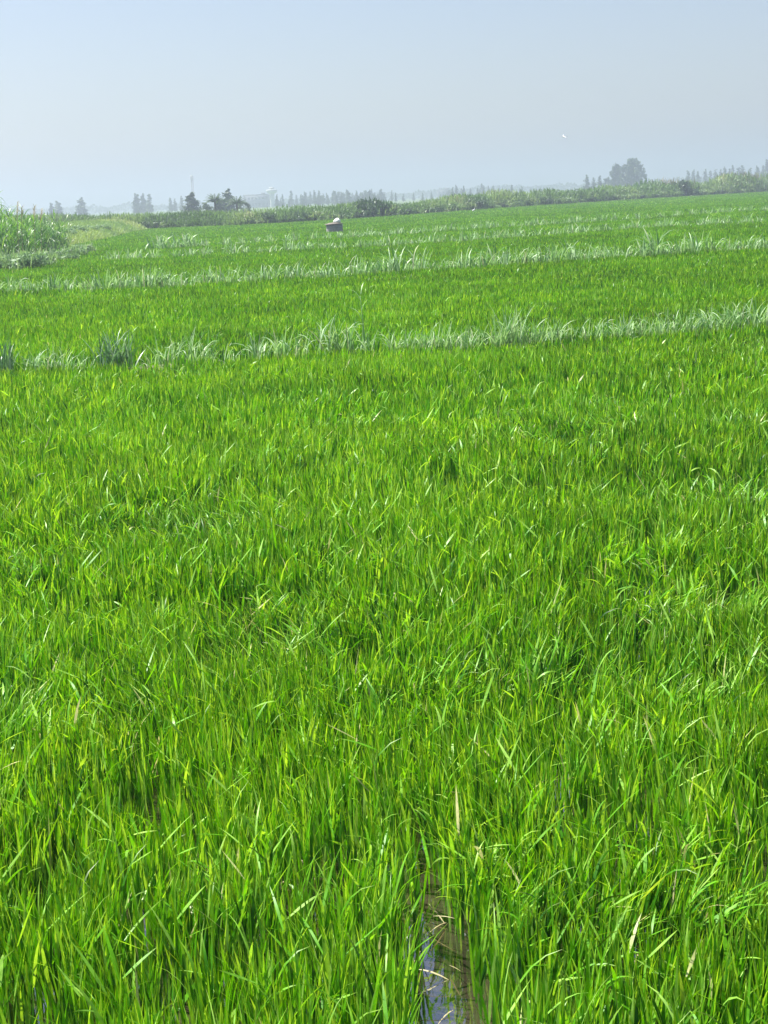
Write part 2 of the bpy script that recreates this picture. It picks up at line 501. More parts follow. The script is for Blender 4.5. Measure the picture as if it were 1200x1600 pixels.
def keep_density(x, y):
    k = np.ones(len(x))
    cx = np.interp(y, chan[:, 1], chan[:, 0]); cw = np.interp(y, chan[:, 1], chan_w, right=0)
    d = np.abs(x - cx)
    k *= np.where(cw > 0, np.clip((d - cw) / 0.03, 0, 1), 1)
    for p, r in HOLES:
        dd = np.hypot(x - p.x, (y - p.y) * 0.75)
        k *= np.clip((dd - r * 0.6) / (r * 0.5), 0.02, 1)
    n = value_noise(x, y, 0.28, 3) * 0.6 + value_noise(x, y, 0.11, 4) * 0.4
    near = np.clip((26 - y) / 10, 0, 1)
    k *= 1 - near * np.clip((0.40 - n) / 0.14, 0, 1) * 0.9
    return k


def in_field(x, y):
    ok = (y < hedge_y(x) - 0.6) & (x > bank_x(y) + 0.05)
    for k in range(4):
        ok &= (np.abs(y - row_y(k, x)) > 0.30) | (x < ROWS[k][0, 0])
    return ok


bands = [2.3, 3.5, 5, 7, 9.5, 13, 18, 25, 35, 50, 70, 100, 150, 270]
parts = []
total = 0
for b0, b1 in zip(bands[:-1], bands[1:]):
    dm = math.sqrt(b0 * b1)
    halfw = 0.268 * b1 + 4.5
    area = 2 * halfw * (b1 - b0)
    dens = 4000.0 if dm < 6 else 4000.0 * (6 / dm) ** 1.25
    if dm > 40: dens *= (40 / dm) ** 0.5
    wid = 0.0088 if dm < 6 else 0.0088 * (dm / 6) ** 0.62
    per = 11 if dm < 14 else (6 if dm < 40 else 3)
    nt_ = int(dens * area / per)
    tx = RNG.uniform(-halfw, halfw, nt_); ty = RNG.uniform(b0, b1, nt_)
    sel = in_field(tx, ty) & (RNG.random(nt_) < keep_density(tx, ty)) & (RNG.random(nt_) < np.clip(1.0 - (np.abs(tx) - 0.268 * ty - 1.0) * 0.3, 0.4, 1)) & (np.abs(tx) < 0.268 * ty + 4.5)
    tx, ty = tx[sel], ty[sel]
    # lean of the whole patch, height and tone drift
    lodge = np.clip((value_noise(tx, ty, 0.9, 8) * .55 + value_noise(tx, ty, 0.35, 9) * .45 - 0.55) / 0.2, 0, 1)
    hfac = 0.90 + 0.20 * value_noise(tx, ty, 1.6, 5) + 0.12 * (value_noise(tx, ty, 0.4, 6) - .5) - 0.1 * lodge
    pl_az = value_noise(tx, ty, 1.3, 12) * 4 * math.pi
    tone0 = 0.44 + 0.34 * (value_noise(tx, ty, 2.2, 13) - .5) + 0.28 * (value_noise(tx, ty, 0.5, 14) - .5) - .1 * lodge
    i = np.repeat(np.arange(len(tx)), per)
    n = len(i)
    spread = 0.018 if per > 8 else 0.05 + 0.0012 * dm
    base = np.stack([tx[i] + RNG.normal(0, spread, n), ty[i] + RNG.normal(0, spread, n), np.full(n, -0.02)], 1)
    az = RNG.uniform(0, 2 * math.pi, n)
    wl = lodge[i]
    mixp = RNG.random(n) < (0.22 + 0.35 * wl)
    az = np.where(mixp, pl_az[i] + RNG.normal(0, .6, n), az)
    phi0 = np.abs(RNG.normal(0.05, 0.085, n)) + 0.12 * wl * RNG.random(n)
    arch = RNG.random(n) < (0.045 + 0.15 * wl)
    bend = np.where(arch & (RNG.random(n) < 0.4 + 0.6 * min(1.0, 10 / dm)), RNG.uniform(0.6, 1.7, n), np.abs(RNG.normal(0.12, 0.17, n)))
    power = np.where(arch, RNG.uniform(1.6, 3.2, n), RNG.uniform(1.0, 2.2, n))
    H = 0.325 * hfac[i]
    up = RNG.random(n) < 0.72                          # leaves that leave the tiller some way up
    z0 = np.where(up, H * RNG.uniform(0.18, 0.58, n), -0.02)
    base[:, 2] = z0
    length = np.where(up, (H - z0) * RNG.uniform(0.7, 1.22, n), H * RNG.uniform(0.7, 1.05, n)) * (1 + 0.25 * arch)
    phi0 = np.where(up, phi0 * 1.3 + 0.03, phi0 * .6)
    nearness = min(1.0, max(0.0, (24 - dm) / 16))
    stray = RNG.random(n) < (0.03 + 0.07 * wl + 0.025 * (dm < 9)) * nearness          # bent and fallen leaves crossing the others
    phi0 = np.where(stray, RNG.uniform(0.45, 1.15, n), phi0)
    base[:, 2] = np.where(stray, H * RNG.uniform(0.45, 0.85, n), base[:, 2])
    length = np.where(stray, RNG.uniform(0.08, 0.19, n), length)
    w = wid * RNG.uniform(0.6, 1.4, n)
    v = np.clip(tone0[i] + RNG.normal(0, 0.14 + 0.13 * min(1.0, 12 / dm), n), 0, 0.93)
    pale = RNG.random(n) < 0.06 + 0.11 * min(1.0, 16 / dm)  # some blades coloured paler, painting in the gloss of sunlit leaves
    v = np.where(pale, RNG.uniform(0.74, 0.94, n), v)
    v = np.where(stray, RNG.uniform(0.55, 0.94, n), v)
    dry = RNG.random(n) < (0.0015 + 0.010 * wl * nearness + 0.035 * stray)
    v = np.where(dry, RNG.uniform(0.95, 1, n), v)
    seg = 7 if dm < 8 else (5 if dm < 18 else (4 if dm < 50 else 3))
    parts.append(blades(base, length, az, phi0, bend, power, w, RNG.normal(0, 0.8, n), seg, v))
    total += n
V, Q, A = merge(parts)
rice = link('rice_crop', make_mesh('rice_crop', V, Q, A), M_RICE)
tag(rice, 'dense bright green rice seedlings filling the flooded paddies', 'rice', kind='stuff')
parts = None

# pale straw lying across the open water and lodged among the near rice
sp = []
for (px, py, n, r) in [(690, 1545, 3, .12), (660, 1440, 4, .06), (700, 1500, 2, .1), (530, 1370, 5, .1), (640, 1590, 4, .1), (470, 1560, 4, .1), (300, 1385, 4, .08), (1000, 1490, 4, .09)]:
    c = at(px, py, 0.0)
    b = np.stack([c.x + RNG.normal(0, r, n), c.y + RNG.normal(0, r, n), RNG.uniform(0.006, 0.05, n)], 1)
    sp.append(blades(b, RNG.uniform(.08, .2, n), RNG.uniform(0, 6.28, n), np.full(n, 1.25), RNG.uniform(0.1, 0.6, n), np.full(n, 1.2), RNG.uniform(.004, .007, n), RNG.normal(0, .6, n), 4, RNG.random(n)))
V, Q, A = merge(sp)
tag(link('dead_leaves', make_mesh('dead_leaves', V, Q, A), M_STRAW), 'pale dead rice leaves lying on the muddy water', 'dead leaves', kind='stuff')

# ------------------------------------------------------------------ grass clumps on the bunds


def clump_mesh(name, n, length, width, spread, rng, upright=0.0, seg=6, mat=M_CLUMP):
    base = np.stack([rng.normal(0, spread, n), rng.normal(0, spread * .6, n), np.full(n, 0.05)], 1)
    az = rng.uniform(0, 2 * math.pi, n)
    phi0 = np.abs(rng.normal(0.12, 0.2, n)) * (1 - .5 * upright)
    bend = np.abs(rng.normal(1.05, 0.65, n)) * (1 - .65 * upright)
    L = length * rng.uniform(.6, 1.15, n)
    me_ = make_mesh(name, *blades(base, L, az, phi0, bend, rng.uniform(1.2, 2.6, n), width * rng.uniform(.7, 1.25, n), rng.normal(0, .6, n), seg, rng.random(n)))
    me_.materials.append(mat)
    return me_


rg = np.random.default_rng(5)
CL_NEAR = [clump_mesh('grass_clump', int(rg.integers(30, 46)), rg.uniform(.62, .8), .026, rg.uniform(.10, .17), rg) for _ in range(9)]
CL_SPIKY = [clump_mesh('grass_clump', 80, 0.72, .022, .14, rg, .6, mat=M_CLUMPDARK) for _ in range(2)]
CL_FAN = [clump_mesh('grass_clump', 60, 0.74, .026, .13, rg, .45)]
CL_LOW = [clump_mesh('grass_clump', int(rg.integers(16, 24)), rg.uniform(.5, .6), .026, rg.uniform(.12, .2), rg) for _ in range(4)]
CL_MID = [clump_mesh('grass_clump', int(rg.integers(26, 36)), rg.uniform(.72, .9), .048, rg.uniform(.16, .26), rg, 0, 5) for _ in range(8)]
CL_FAR = [clump_mesh('grass_clump', int(rg.integers(24, 34)), rg.uniform(.7, .9), .075, rg.uniform(.2, .28), rg, .2, 4) for _ in range(8)]


def place_clump(me, px, k, scale, label, group, dy=0.0):
    x = at(px, 500 if k == 0 else 400, CAN)
    # find where the bund crosses this column of the photograph
    lo = ROWS[k]
    # solve along the polyline: project points to px
    best = None
    for a, b in zip(lo[:-1], lo[1:]):
        for s in np.linspace(0, 1, 40):
            p = a + (b - a) * s
            d = Vector((p[0], p[1], CAN - CAM_H))
            q = 600 + FPX * d.dot(_r) / d.dot(_f)
            if best is None or abs(q - px) < best[0]: best = (abs(q - px), p)
    p = best[1]
    o = link('grass_clump', me, M_CLUMP, None, (p[0], p[1] + dy, 0.1), random.uniform(0, 6.28), np.array(scale) * (.68, .66, .88, .88)[k])
    return tag(o, label, 'grass clump', group)


g1 = 'grass clumps along the nearest bund'
special = [
    (8, CL_SPIKY[0], 1.1, 'dark spiky grass clump cut by the left edge of the nearest bund'),
    (178, CL_SPIKY[1], (1.45, 1.45, 1.12), 'dense dark blue-green grass clump with upright blades on the nearest bund'),
    (90, CL_NEAR[0], .88, 'pale arching grass clump between two dark clumps on the nearest bund'),
    (512, CL_NEAR[1], 1.22, 'largest arching pale grass clump on the nearest bund, beside a tall lone stalk'),
    (795, CL_FAN[0], 1.15, 'spiky fan-shaped grass clump standing above its neighbours on the nearest bund'),
    (1180, CL_NEAR[2], 1.2, 'large pale grass clump at the right end of the nearest bund'),
]
for px, me, s, lb in special:
    place_clump(me, px, 0, s, lb, g1)
for px, s in [(-230, .8), (-190, .75), (-150, .85), (-105, .7), (-60, .8), (-28, .8), (45, .75), (62, .7), (125, .7), (238, .72), (265, .82), (305, .8), (325, .7), (355, .62), (402, .74), (440, .86), (470, .8), (545, .95), (575, .8)]:
    place_clump(random.choice(CL_NEAR[3:] + CL_LOW), px, 0, s * 1.2, 'thin pale grass clump on the left half of the nearest bund', g1, random.uniform(-.15, .15))
for px, s in [(618, .88), (640, .95), (660, .85), (682, .95), (706, .82), (728, .85), (752, .9), (773, .85), (822, .92), (842, .98), (866, .9), (884, .92), (912, .85), (938, .95), (962, .82),
              (985, .92), (1005, .85), (1028, .95), (1050, .88), (1075, 1.0), (1098, 1.08), (1120, 1.05), (1142, 1.1), (1160, 1.0), (1205, 1.05), (1230, 1.0), (1255, .95), (1280, 1.0), (1305, .9), (1335, 1.0), (1365, .9), (1395, 1.0), (1430, .9)]:
    place_clump(random.choice(CL_NEAR[3:]), px, 0, s * .9, 'pale grass clump crowded along the right half of the nearest bund', g1, random.uniform(-.2, .2))

# lone tall stalk on the nearest bund
st = empty('tall_stalk', (at(566, 533, CAN).x, at(566, 533, CAN).y, 0.1))
tag(st, 'lone thin stalk of grass rising above the nearest bund', 'grass stalk')
link('stem', make_mesh('stem', *tube([(0, 0, 0), (.02, 0, .5), (0.0, 0, .8)], [.008, .006, .004], 6)), M_CLUMP, st)
for z_, a_ in ((.5, 2.6), (.62, .4), (.74, 2.9), (.82, 1.2)):
    link('leaf', make_mesh('leaf', *blades(np.array([[0.01, 0, z_]]), np.array([.24]), np.array([a_]), np.array([.35]), np.array([1.3]), np.array([1.6]), np.array([.014]), np.array([.3]), 6, np.array([.7]))), M_CLUMP, st)

g2 = 'grass clumps along the second bund'
px = -120
while px < 1330:
    if px < 150:
        lb = 'low pale grass clump near the left end of the second bund'
    elif px < 330:
        lb = 'tall bushy grass clump where the second bund thickens on the left'
    elif px < 620:
        lb = 'pale grass clump in the middle stretch of the second bund'
    else:
        lb = 'pale grass clump on the right half of the second bund'
    s = 1.15 if 160 < px < 250 else (1.0 if px < 620 else 1.08)
    place_clump(random.choice(CL_MID), px, 1, s * random.uniform(.78, 1.15), lb, g2, random.uniform(-.3, .3))
    px += random.uniform(13, 24) * (1.3 if px < 140 else 1)
place_clump(CL_MID[0], 615, 1, 1.5, 'tallest grass clump standing up from the middle of the second bund', g2)
place_clump(CL_MID[3], 1022, 1, 1.6, 'tallest fan of grass on the right of the second bund', g2)

g3 = 'grass clumps along the third bund'
px = 172
while px < 1230:
    lb = 'small pale grass clump on the third bund, left of the well' if px < 500 else 'small pale grass clump on the third bund, right of the well'
    place_clump(random.choice(CL_FAR), px, 2, random.uniform(.55, .8), lb, g3, random.uniform(-.5, .5))
    px += random.uniform(11, 22) * (1.7 if px < 420 else 1)
g4 = 'grass clumps along the fourth bund'
px = 250
while px < 1230:
    lb = 'small grass clump on the fourth bund, left of the well' if px < 510 else 'small grass clump on the fourth bund, right of the well'
    place_clump(random.choice(CL_FAR), px, 3, random.uniform(.55, .85), lb, g4, random.uniform(-.6, .6))
    px += random.uniform(11, 20) * (1.8 if px < 520 else 1)
for px_, py_ in ((252, 386), (292, 383)):
    p = at(px_, py_, CAN)
    tag(link('grass_clump', CL_FAR[2], M_CLUMP, None, (p.x, p.y, .05), 1.0, 1.1), 'small dark grass tuft standing alone in rice left of the well', 'grass clump', 'lone tufts in the far rice')

# ------------------------------------------------------------------ well with lid, sack
wp = at(523, 361, CAN)
wd = wp.y
W = wd / FPX                                   # metres per photo pixel there
well = empty('well', (wp.x, wp.y, 0))
tag(well, 'low round blockwork well with an overhanging lid, alone in the rice', 'well')
rad = 12.6 * W
top = CAN + 10.0 * W
link('well_ring', make_mesh('well_ring', *lathe([(rad - .12, -.05), (rad, -.05), (rad, top * .5), (rad, top), (rad - .12, top), (rad - .12, -.05)], 48), smooth=False), brick_mat(), well)
lid = link('lid', make_mesh('lid', *lathe([(0.001, top + .004), (rad + .05, top + .004), (rad + .06, top + .02), (rad + .05, top + .05), (rad * .6, top + .10), (0.001, top + .125)], 48), smooth=False), M_LID, well)
lid.rotation_euler = (0, R(-2), 0)
# crumpled pale sack
V, Q, A = lathe([(0.001, 0), (.15, .0), (.20, .05), (.19, .12), (.12, .19), (.05, .215), (.001, .22)], 22)
V[:, 0] *= 1.0 + .12 * np.sin(V[:, 1] * 18); V[:, 1] *= 1.0 + .1 * np.cos(V[:, 0] * 21)
V[:, 2] *= 1 + .13 * np.sin(V[:, 0] * 16 + 1) + .06 * np.cos(V[:, 1] * 25)
sk = link('sack', make_mesh('sack', V, Q), M_SACK, None, (wp.x + 4.5 * W, wp.y - .05, top + .09), .4, (1.15, 1.0, 1.1))
tag(sk, 'crumpled pale sack lying on top of the well lid', 'sack')

# ------------------------------------------------------------------ left bank vegetation
rb = np.random.default_rng(21)


def cane_mesh(name, nst, h, rng, leafw=.045, spread=.5, droop=1.25):
    pp = []
    bx = rng.normal(0, spread, nst); by_ = rng.normal(0, spread, nst)
    for i in range(nst):
        hh = h * rng.uniform(.65, 1.05)
        nl = 9
        zz = hh * np.linspace(.12, .86, nl) + rng.normal(0, .04, nl)
        az = rng.uniform(0, 6.28, nl)
        tl = rng.normal(0, .05, 2)
        base = np.stack([bx[i] + tl[0] * zz, by_[i] + tl[1] * zz, zz], 1)
        pp.append(blades(base, rng.uniform(.5, 1.0, nl) * .9, az, rng.uniform(.2, .55, nl), rng.uniform(.5, 1.0, nl) * droop * 1.4, rng.uniform(1.2, 2, nl), leafw * rng.uniform(.7, 1.2, nl), rng.normal(0, .5, nl), 5, rng.random(nl)))
    me_ = make_mesh(name, *merge(pp)); me_.materials.append(M_CANE)
    return me_


CANES = [cane_mesh('cane_clump', 60, 1.82, rb) for _ in range(4)]
gcan = 'cane clumps on the left bank'
k = 0
for px_, py_, d_, s, lb in [(12, 380, 60, 1.0, 'tall bright green cane clump at the left edge above dark weeds'),
                            (-40, 385, 58, 1.05, 'tall bright green cane clump at the left edge above dark weeds'),
                            (46, 372, 64, .95, 'tall bright green cane clump with reddish plumes on the left bank'),
                            (26, 372, 68, 1.05, 'tall bright green cane clump at the left edge above dark weeds'),
                            (84, 368, 78, .86, 'shorter light green cane clump right of the plumes on the bank'),
                            (66, 366, 76, .95, 'shorter light green cane clump right of the plumes on the bank'),
                            (-10, 372, 70, 1.15, 'tall bright green cane clump at the left edge above dark weeds')]:
    p = far(px_, py_, d_)
    z = float(bank_z(np.array([p.x]), np.array([p.y]))[0])
    o = link('cane_clump', CANES[k % 4], M_CANE, None, (p.x, p.y, z), k * 1.7, s); k += 1
    tag(o, lb, 'cane clump', gcan)
# plumes
for px_, h_ in ((27, 2.45), (33, 2.3), (53, 2.3), (63, 2.15)):
    p = far(px_, 372, 56)
    z = float(bank_z(np.array([p.x]), np.array([p.y]))[0])
    e = empty('plume_stalk', (p.x, p.y, z))
    tag(e, 'thin plumed stalk rising out of the cane on the left bank', 'plume stalk', 'plumed stalks on the left bank')
    link('stem', make_mesh('stem', *tube([(0, 0, 0), (.03, 0, h_ * .6), (.10, 0, h_)], [.012, .009, .005], 6)), M_DRYREED, e)
    n = 34
    b = np.stack([np.linspace(.06, .11, n), np.zeros(n), np.linspace(h_ * .86, h_ * 1.02, n)], 1)
    link('plume', make_mesh('plume', *blades(b, np.full(n, .22), rb.normal(0, .9, n), np.full(n, .5), np.full(n, .9), np.full(n, 1.5), np.full(n, .014), np.zeros(n), 3, rb.random(n))), M_DRYREED, e)

# bank grass (pale, countless)
n = 60000
y = 42 + (149 - 42) * rb.random(n) ** .75
s = rb.uniform(-.1, 9.0, n)
x = bank_x(y) - s
z = bank_z(x, y)
hgt = (.22 + .30 * value_noise(x, y, 3, 31) + .34 * value_noise(x, y, 1.1, 37) ** 2) * rb.uniform(.6, 1.25, n)
V, Q, A = blades(np.stack([x, y, z - .03], 1), hgt, rb.uniform(0, 6.28, n), np.abs(rb.normal(.1, .25, n)), np.abs(rb.normal(.7, .5, n)), rb.uniform(1.2, 2.2, n), .03 * (y / 60) ** .7 * rb.uniform(.7, 1.3, n), rb.normal(0, .6, n), 4,
                 np.clip(value_noise(x, y, 5, 32) * .7 + rb.random(n) * .4, 0, 1))
tag(link('bank_grass', make_mesh('bank_grass', V, Q, A), M_PALEGRASS), 'pale yellow-green grass covering the left bank', 'grass', kind='stuff')

# weeds and bushes on the bank
def shrub_mesh(name, n, w, h, size, rng, mat, elong=1.6, lobes=9):
    c = np.stack([rng.normal(0, w * .28, lobes), rng.normal(0, w * .22, lobes), h * rng.uniform(.28, .72, lobes)], 1)
    r = np.stack([w * rng.uniform(.16, .3, lobes), w * rng.uniform(.16, .3, lobes), h * rng.uniform(.2, .34, lobes)], 1)
    V, Q, A = leaf_cloud(n, c, r, size, elong, rng, .4, .3)
    V[:, 2] = np.maximum(V[:, 2], 0)
    # sprays standing out of the top
    m = n // 14
    b = np.stack([rng.normal(0, w * .28, m), rng.normal(0, w * .22, m), h * rng.uniform(.1, .5, m)], 1)
    B = blades(b, h * rng.uniform(.45, .75, m), rng.uniform(0, 6.28, m), np.abs(rng.normal(.1, .25, m)), np.abs(rng.normal(.4, .4, m)), np.full(m, 1.6), np.full(m, size * .6), rng.normal(0, .5, m), 3, rng.random(m))
    me_ = make_mesh(name, *merge([(V, Q, A), B])); me_.materials.append(mat)
    return me_


WEEDS = [shrub_mesh('weed_bush', 1500, 1.5, .8, .075, rb, M_WEED, 2.4) for _ in range(3)]
DARKW = [shrub_mesh('dark_bush', 1800, 1.5, 1.15, .075, rb, M_SHRUB, 2.2) for _ in range(2)]
gw = 'weeds at the foot of the left bank'
k = 0
for px_, py_, d_, sc_ in [(0, 405, 54, 1.15), (30, 402, 56, 1.15), (58, 396, 59, 1.1), (85, 391, 63, .7), (-30, 410, 53, .8), (15, 398, 56, 1.05), (46, 398, 58, .6), (112, 381, 69, .9), (130, 377, 74, .9)]:
    p = far(px_, py_, d_)
    z = float(bank_z(np.array([p.x]), np.array([p.y]))[0]) + (0.0)
    o = link('weed_bush', WEEDS[k % 3], M_WEED, None, (p.x, p.y, z), k * 2.1, sc_); k += 1
    tag(o, 'low pale grey-green weed bush at the foot of the left bank' if px_ < 60 else 'small weed bush on the bank edge where the rice begins', 'weed', gw)
for px_, d_, sc_ in [(96, 74, 1.0), (112, 78, 1.0), (108, 80, .8), (122, 88, .7), (138, 92, .85), (152, 100, .75), (170, 108, .8), (186, 114, .7), (203, 122, .8)]:
    p = far(px_, 360, d_); z = float(bank_z(np.array([p.x - 2.0]), np.array([p.y]))[0])
    tag(link('weed_bush', WEEDS[int(d_) % 3], M_PALEGRASS, None, (p.x - 2.0, p.y, z), d_, (sc_ * 1.2, sc_ * 1.2, sc_)), 'pale rough weed bush on the grassy ridge of the bank', 'weed', 'weeds along the ridge of the bank')
for px_, d_, sc_, lb in [(14, 57, .75, 'dark leafy bush under the tall cane at the left edge'), (44, 59, .7, 'dark leafy bush right of the one under the cane'),
                         (92, 72, .6, 'olive bush halfway along the left bank')]:
    p = far(px_, 385, d_); z = float(bank_z(np.array([p.x]), np.array([p.y]))[0])
    tag(link('dark_bush', DARKW[0], M_SHRUB, None, (p.x, p.y, z), d_, sc_), lb, 'bush', 'dark bushes on the left bank')

# ------------------------------------------------------------------ reed belt along the far field edge (one countless mass) and bushes in it
rh = np.random.default_rng(33)
n = 46000
pxs = rh.uniform(-120, 1330, n)
tx = np.interp(pxs, [-300, 0, 230, 380, 500, 650, 800, 1000, 1200, 1450], HEDGE[:, 0])
depth = rh.random(n) ** 1.3 * 9
ty = hedge_y(tx) + depth
htop = np.interp(pxs, [-120, 230, 300, 400, 520, 600, 700, 800, 900, 1050, 1100, 1200, 1330], [2.0, 1.9, 1.65, 1.6, 1.65, 1.75, 2.0, 2.2, 2.4, 2.9, 3.1, 3.35, 3.5])
htop *= .68 + .6 * value_noise(tx, ty, 5, 41) + .22 * (value_noise(tx, ty, 1.5, 42) - .5)
htop *= np.clip(.45 + depth / 3.0, .45, 1)
z0 = htop * rh.random(n) ** .8 * .8
L = np.minimum(htop - z0, .9) * rh.uniform(.5, 1.1, n) + .12
V, Q, A = blades(np.stack([tx, ty, z0], 1), L, rh.uniform(0, 6.28, n), np.abs(rh.normal(.2, .35, n)), np.abs(rh.normal(.6, .5, n)), np.full(n, 1.5), rh.uniform(.07, .15, n) * (ty / 170), rh.normal(0, .7, n), 3,
                 np.clip(.85 * value_noise(tx, ty, 4, 43) + .3 * rh.random(n) - .08, 0, 1))
tag(link('reeds', make_mesh('reeds', V, Q, A), M_REED), 'belt of grey-green reeds along the far edge of the rice', 'reeds', kind='stuff')

SHRUBS = [shrub_mesh('shrub', 900, 3.0, 1.6, .17, rh, M_SHRUB) for _ in range(5)]
RSHRUBS = [shrub_mesh('shrub', 900, 3.0, 1.6, .17, rh, M_REED) for _ in range(5)]
gs = 'bushes in the reed belt'
hx = lambda px_: float(np.interp(px_, [-300, 0, 230, 380, 500, 650, 800, 1000, 1200, 1450], HEDGE[:, 0]))
for px_, s_, h_, lb in [(563, 1.0, 1.5, 'widest dark green bush in the reed belt, right of the well'), (583, .8, 1.35, 'dark green bush in reeds just right of the widest bush'), (590, .7, 1.15, 'dark green bush in reeds just right of the widest bush'),
                        (236, .8, 1.0, 'dark bush at the corner where the reed belt meets the pale bank'), (1065, 1.3, 1.7, 'dark bush in the tall reeds right of the big broad tree')]:
    x_ = hx(px_); o = link('shrub', SHRUBS[len(lb) % 5], M_SHRUB, None, (x_, float(hedge_y(x_)) + 1.2, 0), px_, (s_, s_, h_)); tag(o, lb, 'bush', gs)
px_ = 225
k = 0
while px_ < 1240:
    x_ = hx(px_); y_ = float(hedge_y(x_))
    s_ = random.uniform(.55, .95) * (1 + (px_ - 230) / 2600)
    dark = random.random() < .42
    pool = SHRUBS if dark else RSHRUBS
    seg = 'left of the well' if px_ < 520 else ('between the well and the broad far tree' if px_ < 950 else 'on the right under the broad far tree')
    o = link('shrub', pool[k % 5], None, None, (x_, y_ + random.uniform(.3, 1.6), 0), random.uniform(0, 6.28), (s_, s_, s_ * random.uniform(.65, 1.0)))
    tag(o, ('dark green bush in the reed belt ' if dark else 'grey-green leafy bush in the reed belt ') + seg, 'bush', gs)
    px_ += random.uniform(13, 26); k += 1


def dry_mesh(rng):
    m = 160
    b = np.stack([rng.normal(0, .9, m), rng.normal(0, .6, m), rng.uniform(0, 1.2, m)], 1)
    me_ = make_mesh('dry_reeds', *blades(b, rng.uniform(.7, 1.3, m), rng.uniform(0, 6.28, m), np.abs(rng.normal(.05, .12, m)), np.abs(rng.normal(.4, .3, m)), np.full(m, 1.8), np.full(m, .09), rng.normal(0, .5, m), 3, rng.random(m)))
    me_.materials.append(M_DRYREED)
    return me_


DRY = [dry_mesh(rh) for _ in range(3)]
for px_, s_, lb in [(318, .85, 'tan dry reed tuft between the two dark trees beyond the field'), (275, .75, 'tan dry reed tuft left of the round dark tree'),
                    (1052, 1.55, 'tan dry reed tuft rising right of the broad far tree'), (1160, 1.75, 'pale dry reed tuft at the right end of the reed belt'), (1185, 1.75, 'pale dry reed tuft at the right end of the reed belt')]:
    x_ = hx(px_); tag(link('dry_reeds', DRY[len(lb) % 3], M_DRYREED, None, (x_, float(hedge_y(x_)) + 5.0, 0), px_, s_), lb, 'reeds', 'dry reed tufts')

# ------------------------------------------------------------------ trees
rt = np.random.default_rng(77)


def tree_proto(kind, rng, n=900):
    """unit-height tree as an empty with trunk and crown"""
    if kind == 'cone':                               # ragged narrow conifer
        m = 16
        zc = np.linspace(.16, .95, m)
        wdt = .21 * (1 - zc) ** .75 * rng.uniform(.75, 1.2, m) + .018
        c = np.stack([rng.normal(0, .02, m), rng.normal(0, .02, m), zc], 1)
        r = np.stack([wdt, wdt, np.full(m, .055)], 1)
        V, Q, A = leaf_cloud(n, c, r, .05, 2.0, rng, .3, .8)
    elif kind == 'column':                           # cypress-like
        m = 14
        zc = np.linspace(.12, .93, m)
        wdt = .17 * np.clip(np.sin(np.clip((1 - zc) * 1.9, 0, 1.57)), .12, 1) * rng.uniform(.8, 1.15, m)
        c = np.stack([rng.normal(0, .025, m), rng.normal(0, .025, m), zc], 1)
        r = np.stack([wdt, wdt, np.full(m, .07)], 1)
        V, Q, A = leaf_cloud(n * 2, c, r, .05, 1.7, rng, .35, .7)
    else:                                            # broad
        m = 20 if n < 2000 else 48
        th = rng.uniform(0, 6.28, m); rr = .30 * rng.random(m) ** .5
        zc = rng.uniform(.38 if n < 2000 else .2, .88, m)
        rr *= np.where(zc > .7, .65, 1)
        c = np.stack([rr * np.cos(th), rr * np.sin(th), zc], 1)
        r = (1.25 if n > 2000 else 1.0) * np.stack([rng.uniform(.07, .15, m), rng.uniform(.07, .15, m), rng.uniform(.06, .11, m)], 1)
        V, Q, A = leaf_cloud(n, c, r, .036, 1.6, rng, .4, .2)
    tr = [tube([(0, 0, 0), (.006, 0, .3), (0, .004, .6 if kind == 'broad' else .9)], [.022, .016, .006], 7)]
    for q in range(7 if kind == 'broad' else 5):
        c0 = c[q * 2]
        z0 = max(.12, c0[2] - .2)
        tr.append(tube([(0, 0, z0), tuple((c0 * np.array([.6, .6, 1]) + np.array([0, 0, z0])) * np.array([1, 1, .5])), tuple(c0)], [.010, .007, .003], 5))
    mt = make_mesh('trunk', *merge(tr)); mt.materials.append(M_BARK)
    mc = make_mesh('crown', V, Q, A); mc.materials.append(M_TREE)
    return mt, mc


PROTO = {k: [tree_proto(k, rt, n_) for _ in range(c_)] for k, c_, n_ in (('cone', 6, 420), ('column', 4, 700), ('broad', 4, 1500))}
PROTO['dense'] = [tree_proto('broad', rt, 5200), tree_proto('broad', rt, 5200)]


def tree(kind, px, pytop, dist, wide, label, group=None, idx=0, name=None):
    if dist > 390: dist *= 1.05 if 590 < dist < 770 else 1.5
    p = far(px, pytop, dist)
    h = p.z - GZ
    mt, mc = PROTO[kind][idx % len(PROTO[kind])]
    e = empty(name or {'cone': 'conifer_tree', 'column': 'cypress_tree', 'broad': 'broadleaf_tree', 'dense': 'broadleaf_tree'}[kind], (p.x, p.y, GZ), idx * 1.3, (h * wide, h * wide, h))
    tag(e, label, 'tree', group)
    link('trunk', mt, M_BARK, e); link('crown', mc, M_TREE, e)
    return e


# the nearer dark trees beyond the reeds
tree('column', 297, 299, 290, 2.25, 'dark rounded tree under the thin mast, nearest of the far trees', None, 1)
tree('column', 355, 293, 300, 1.7, 'dark pointed tree standing among the date palms', None, 2)
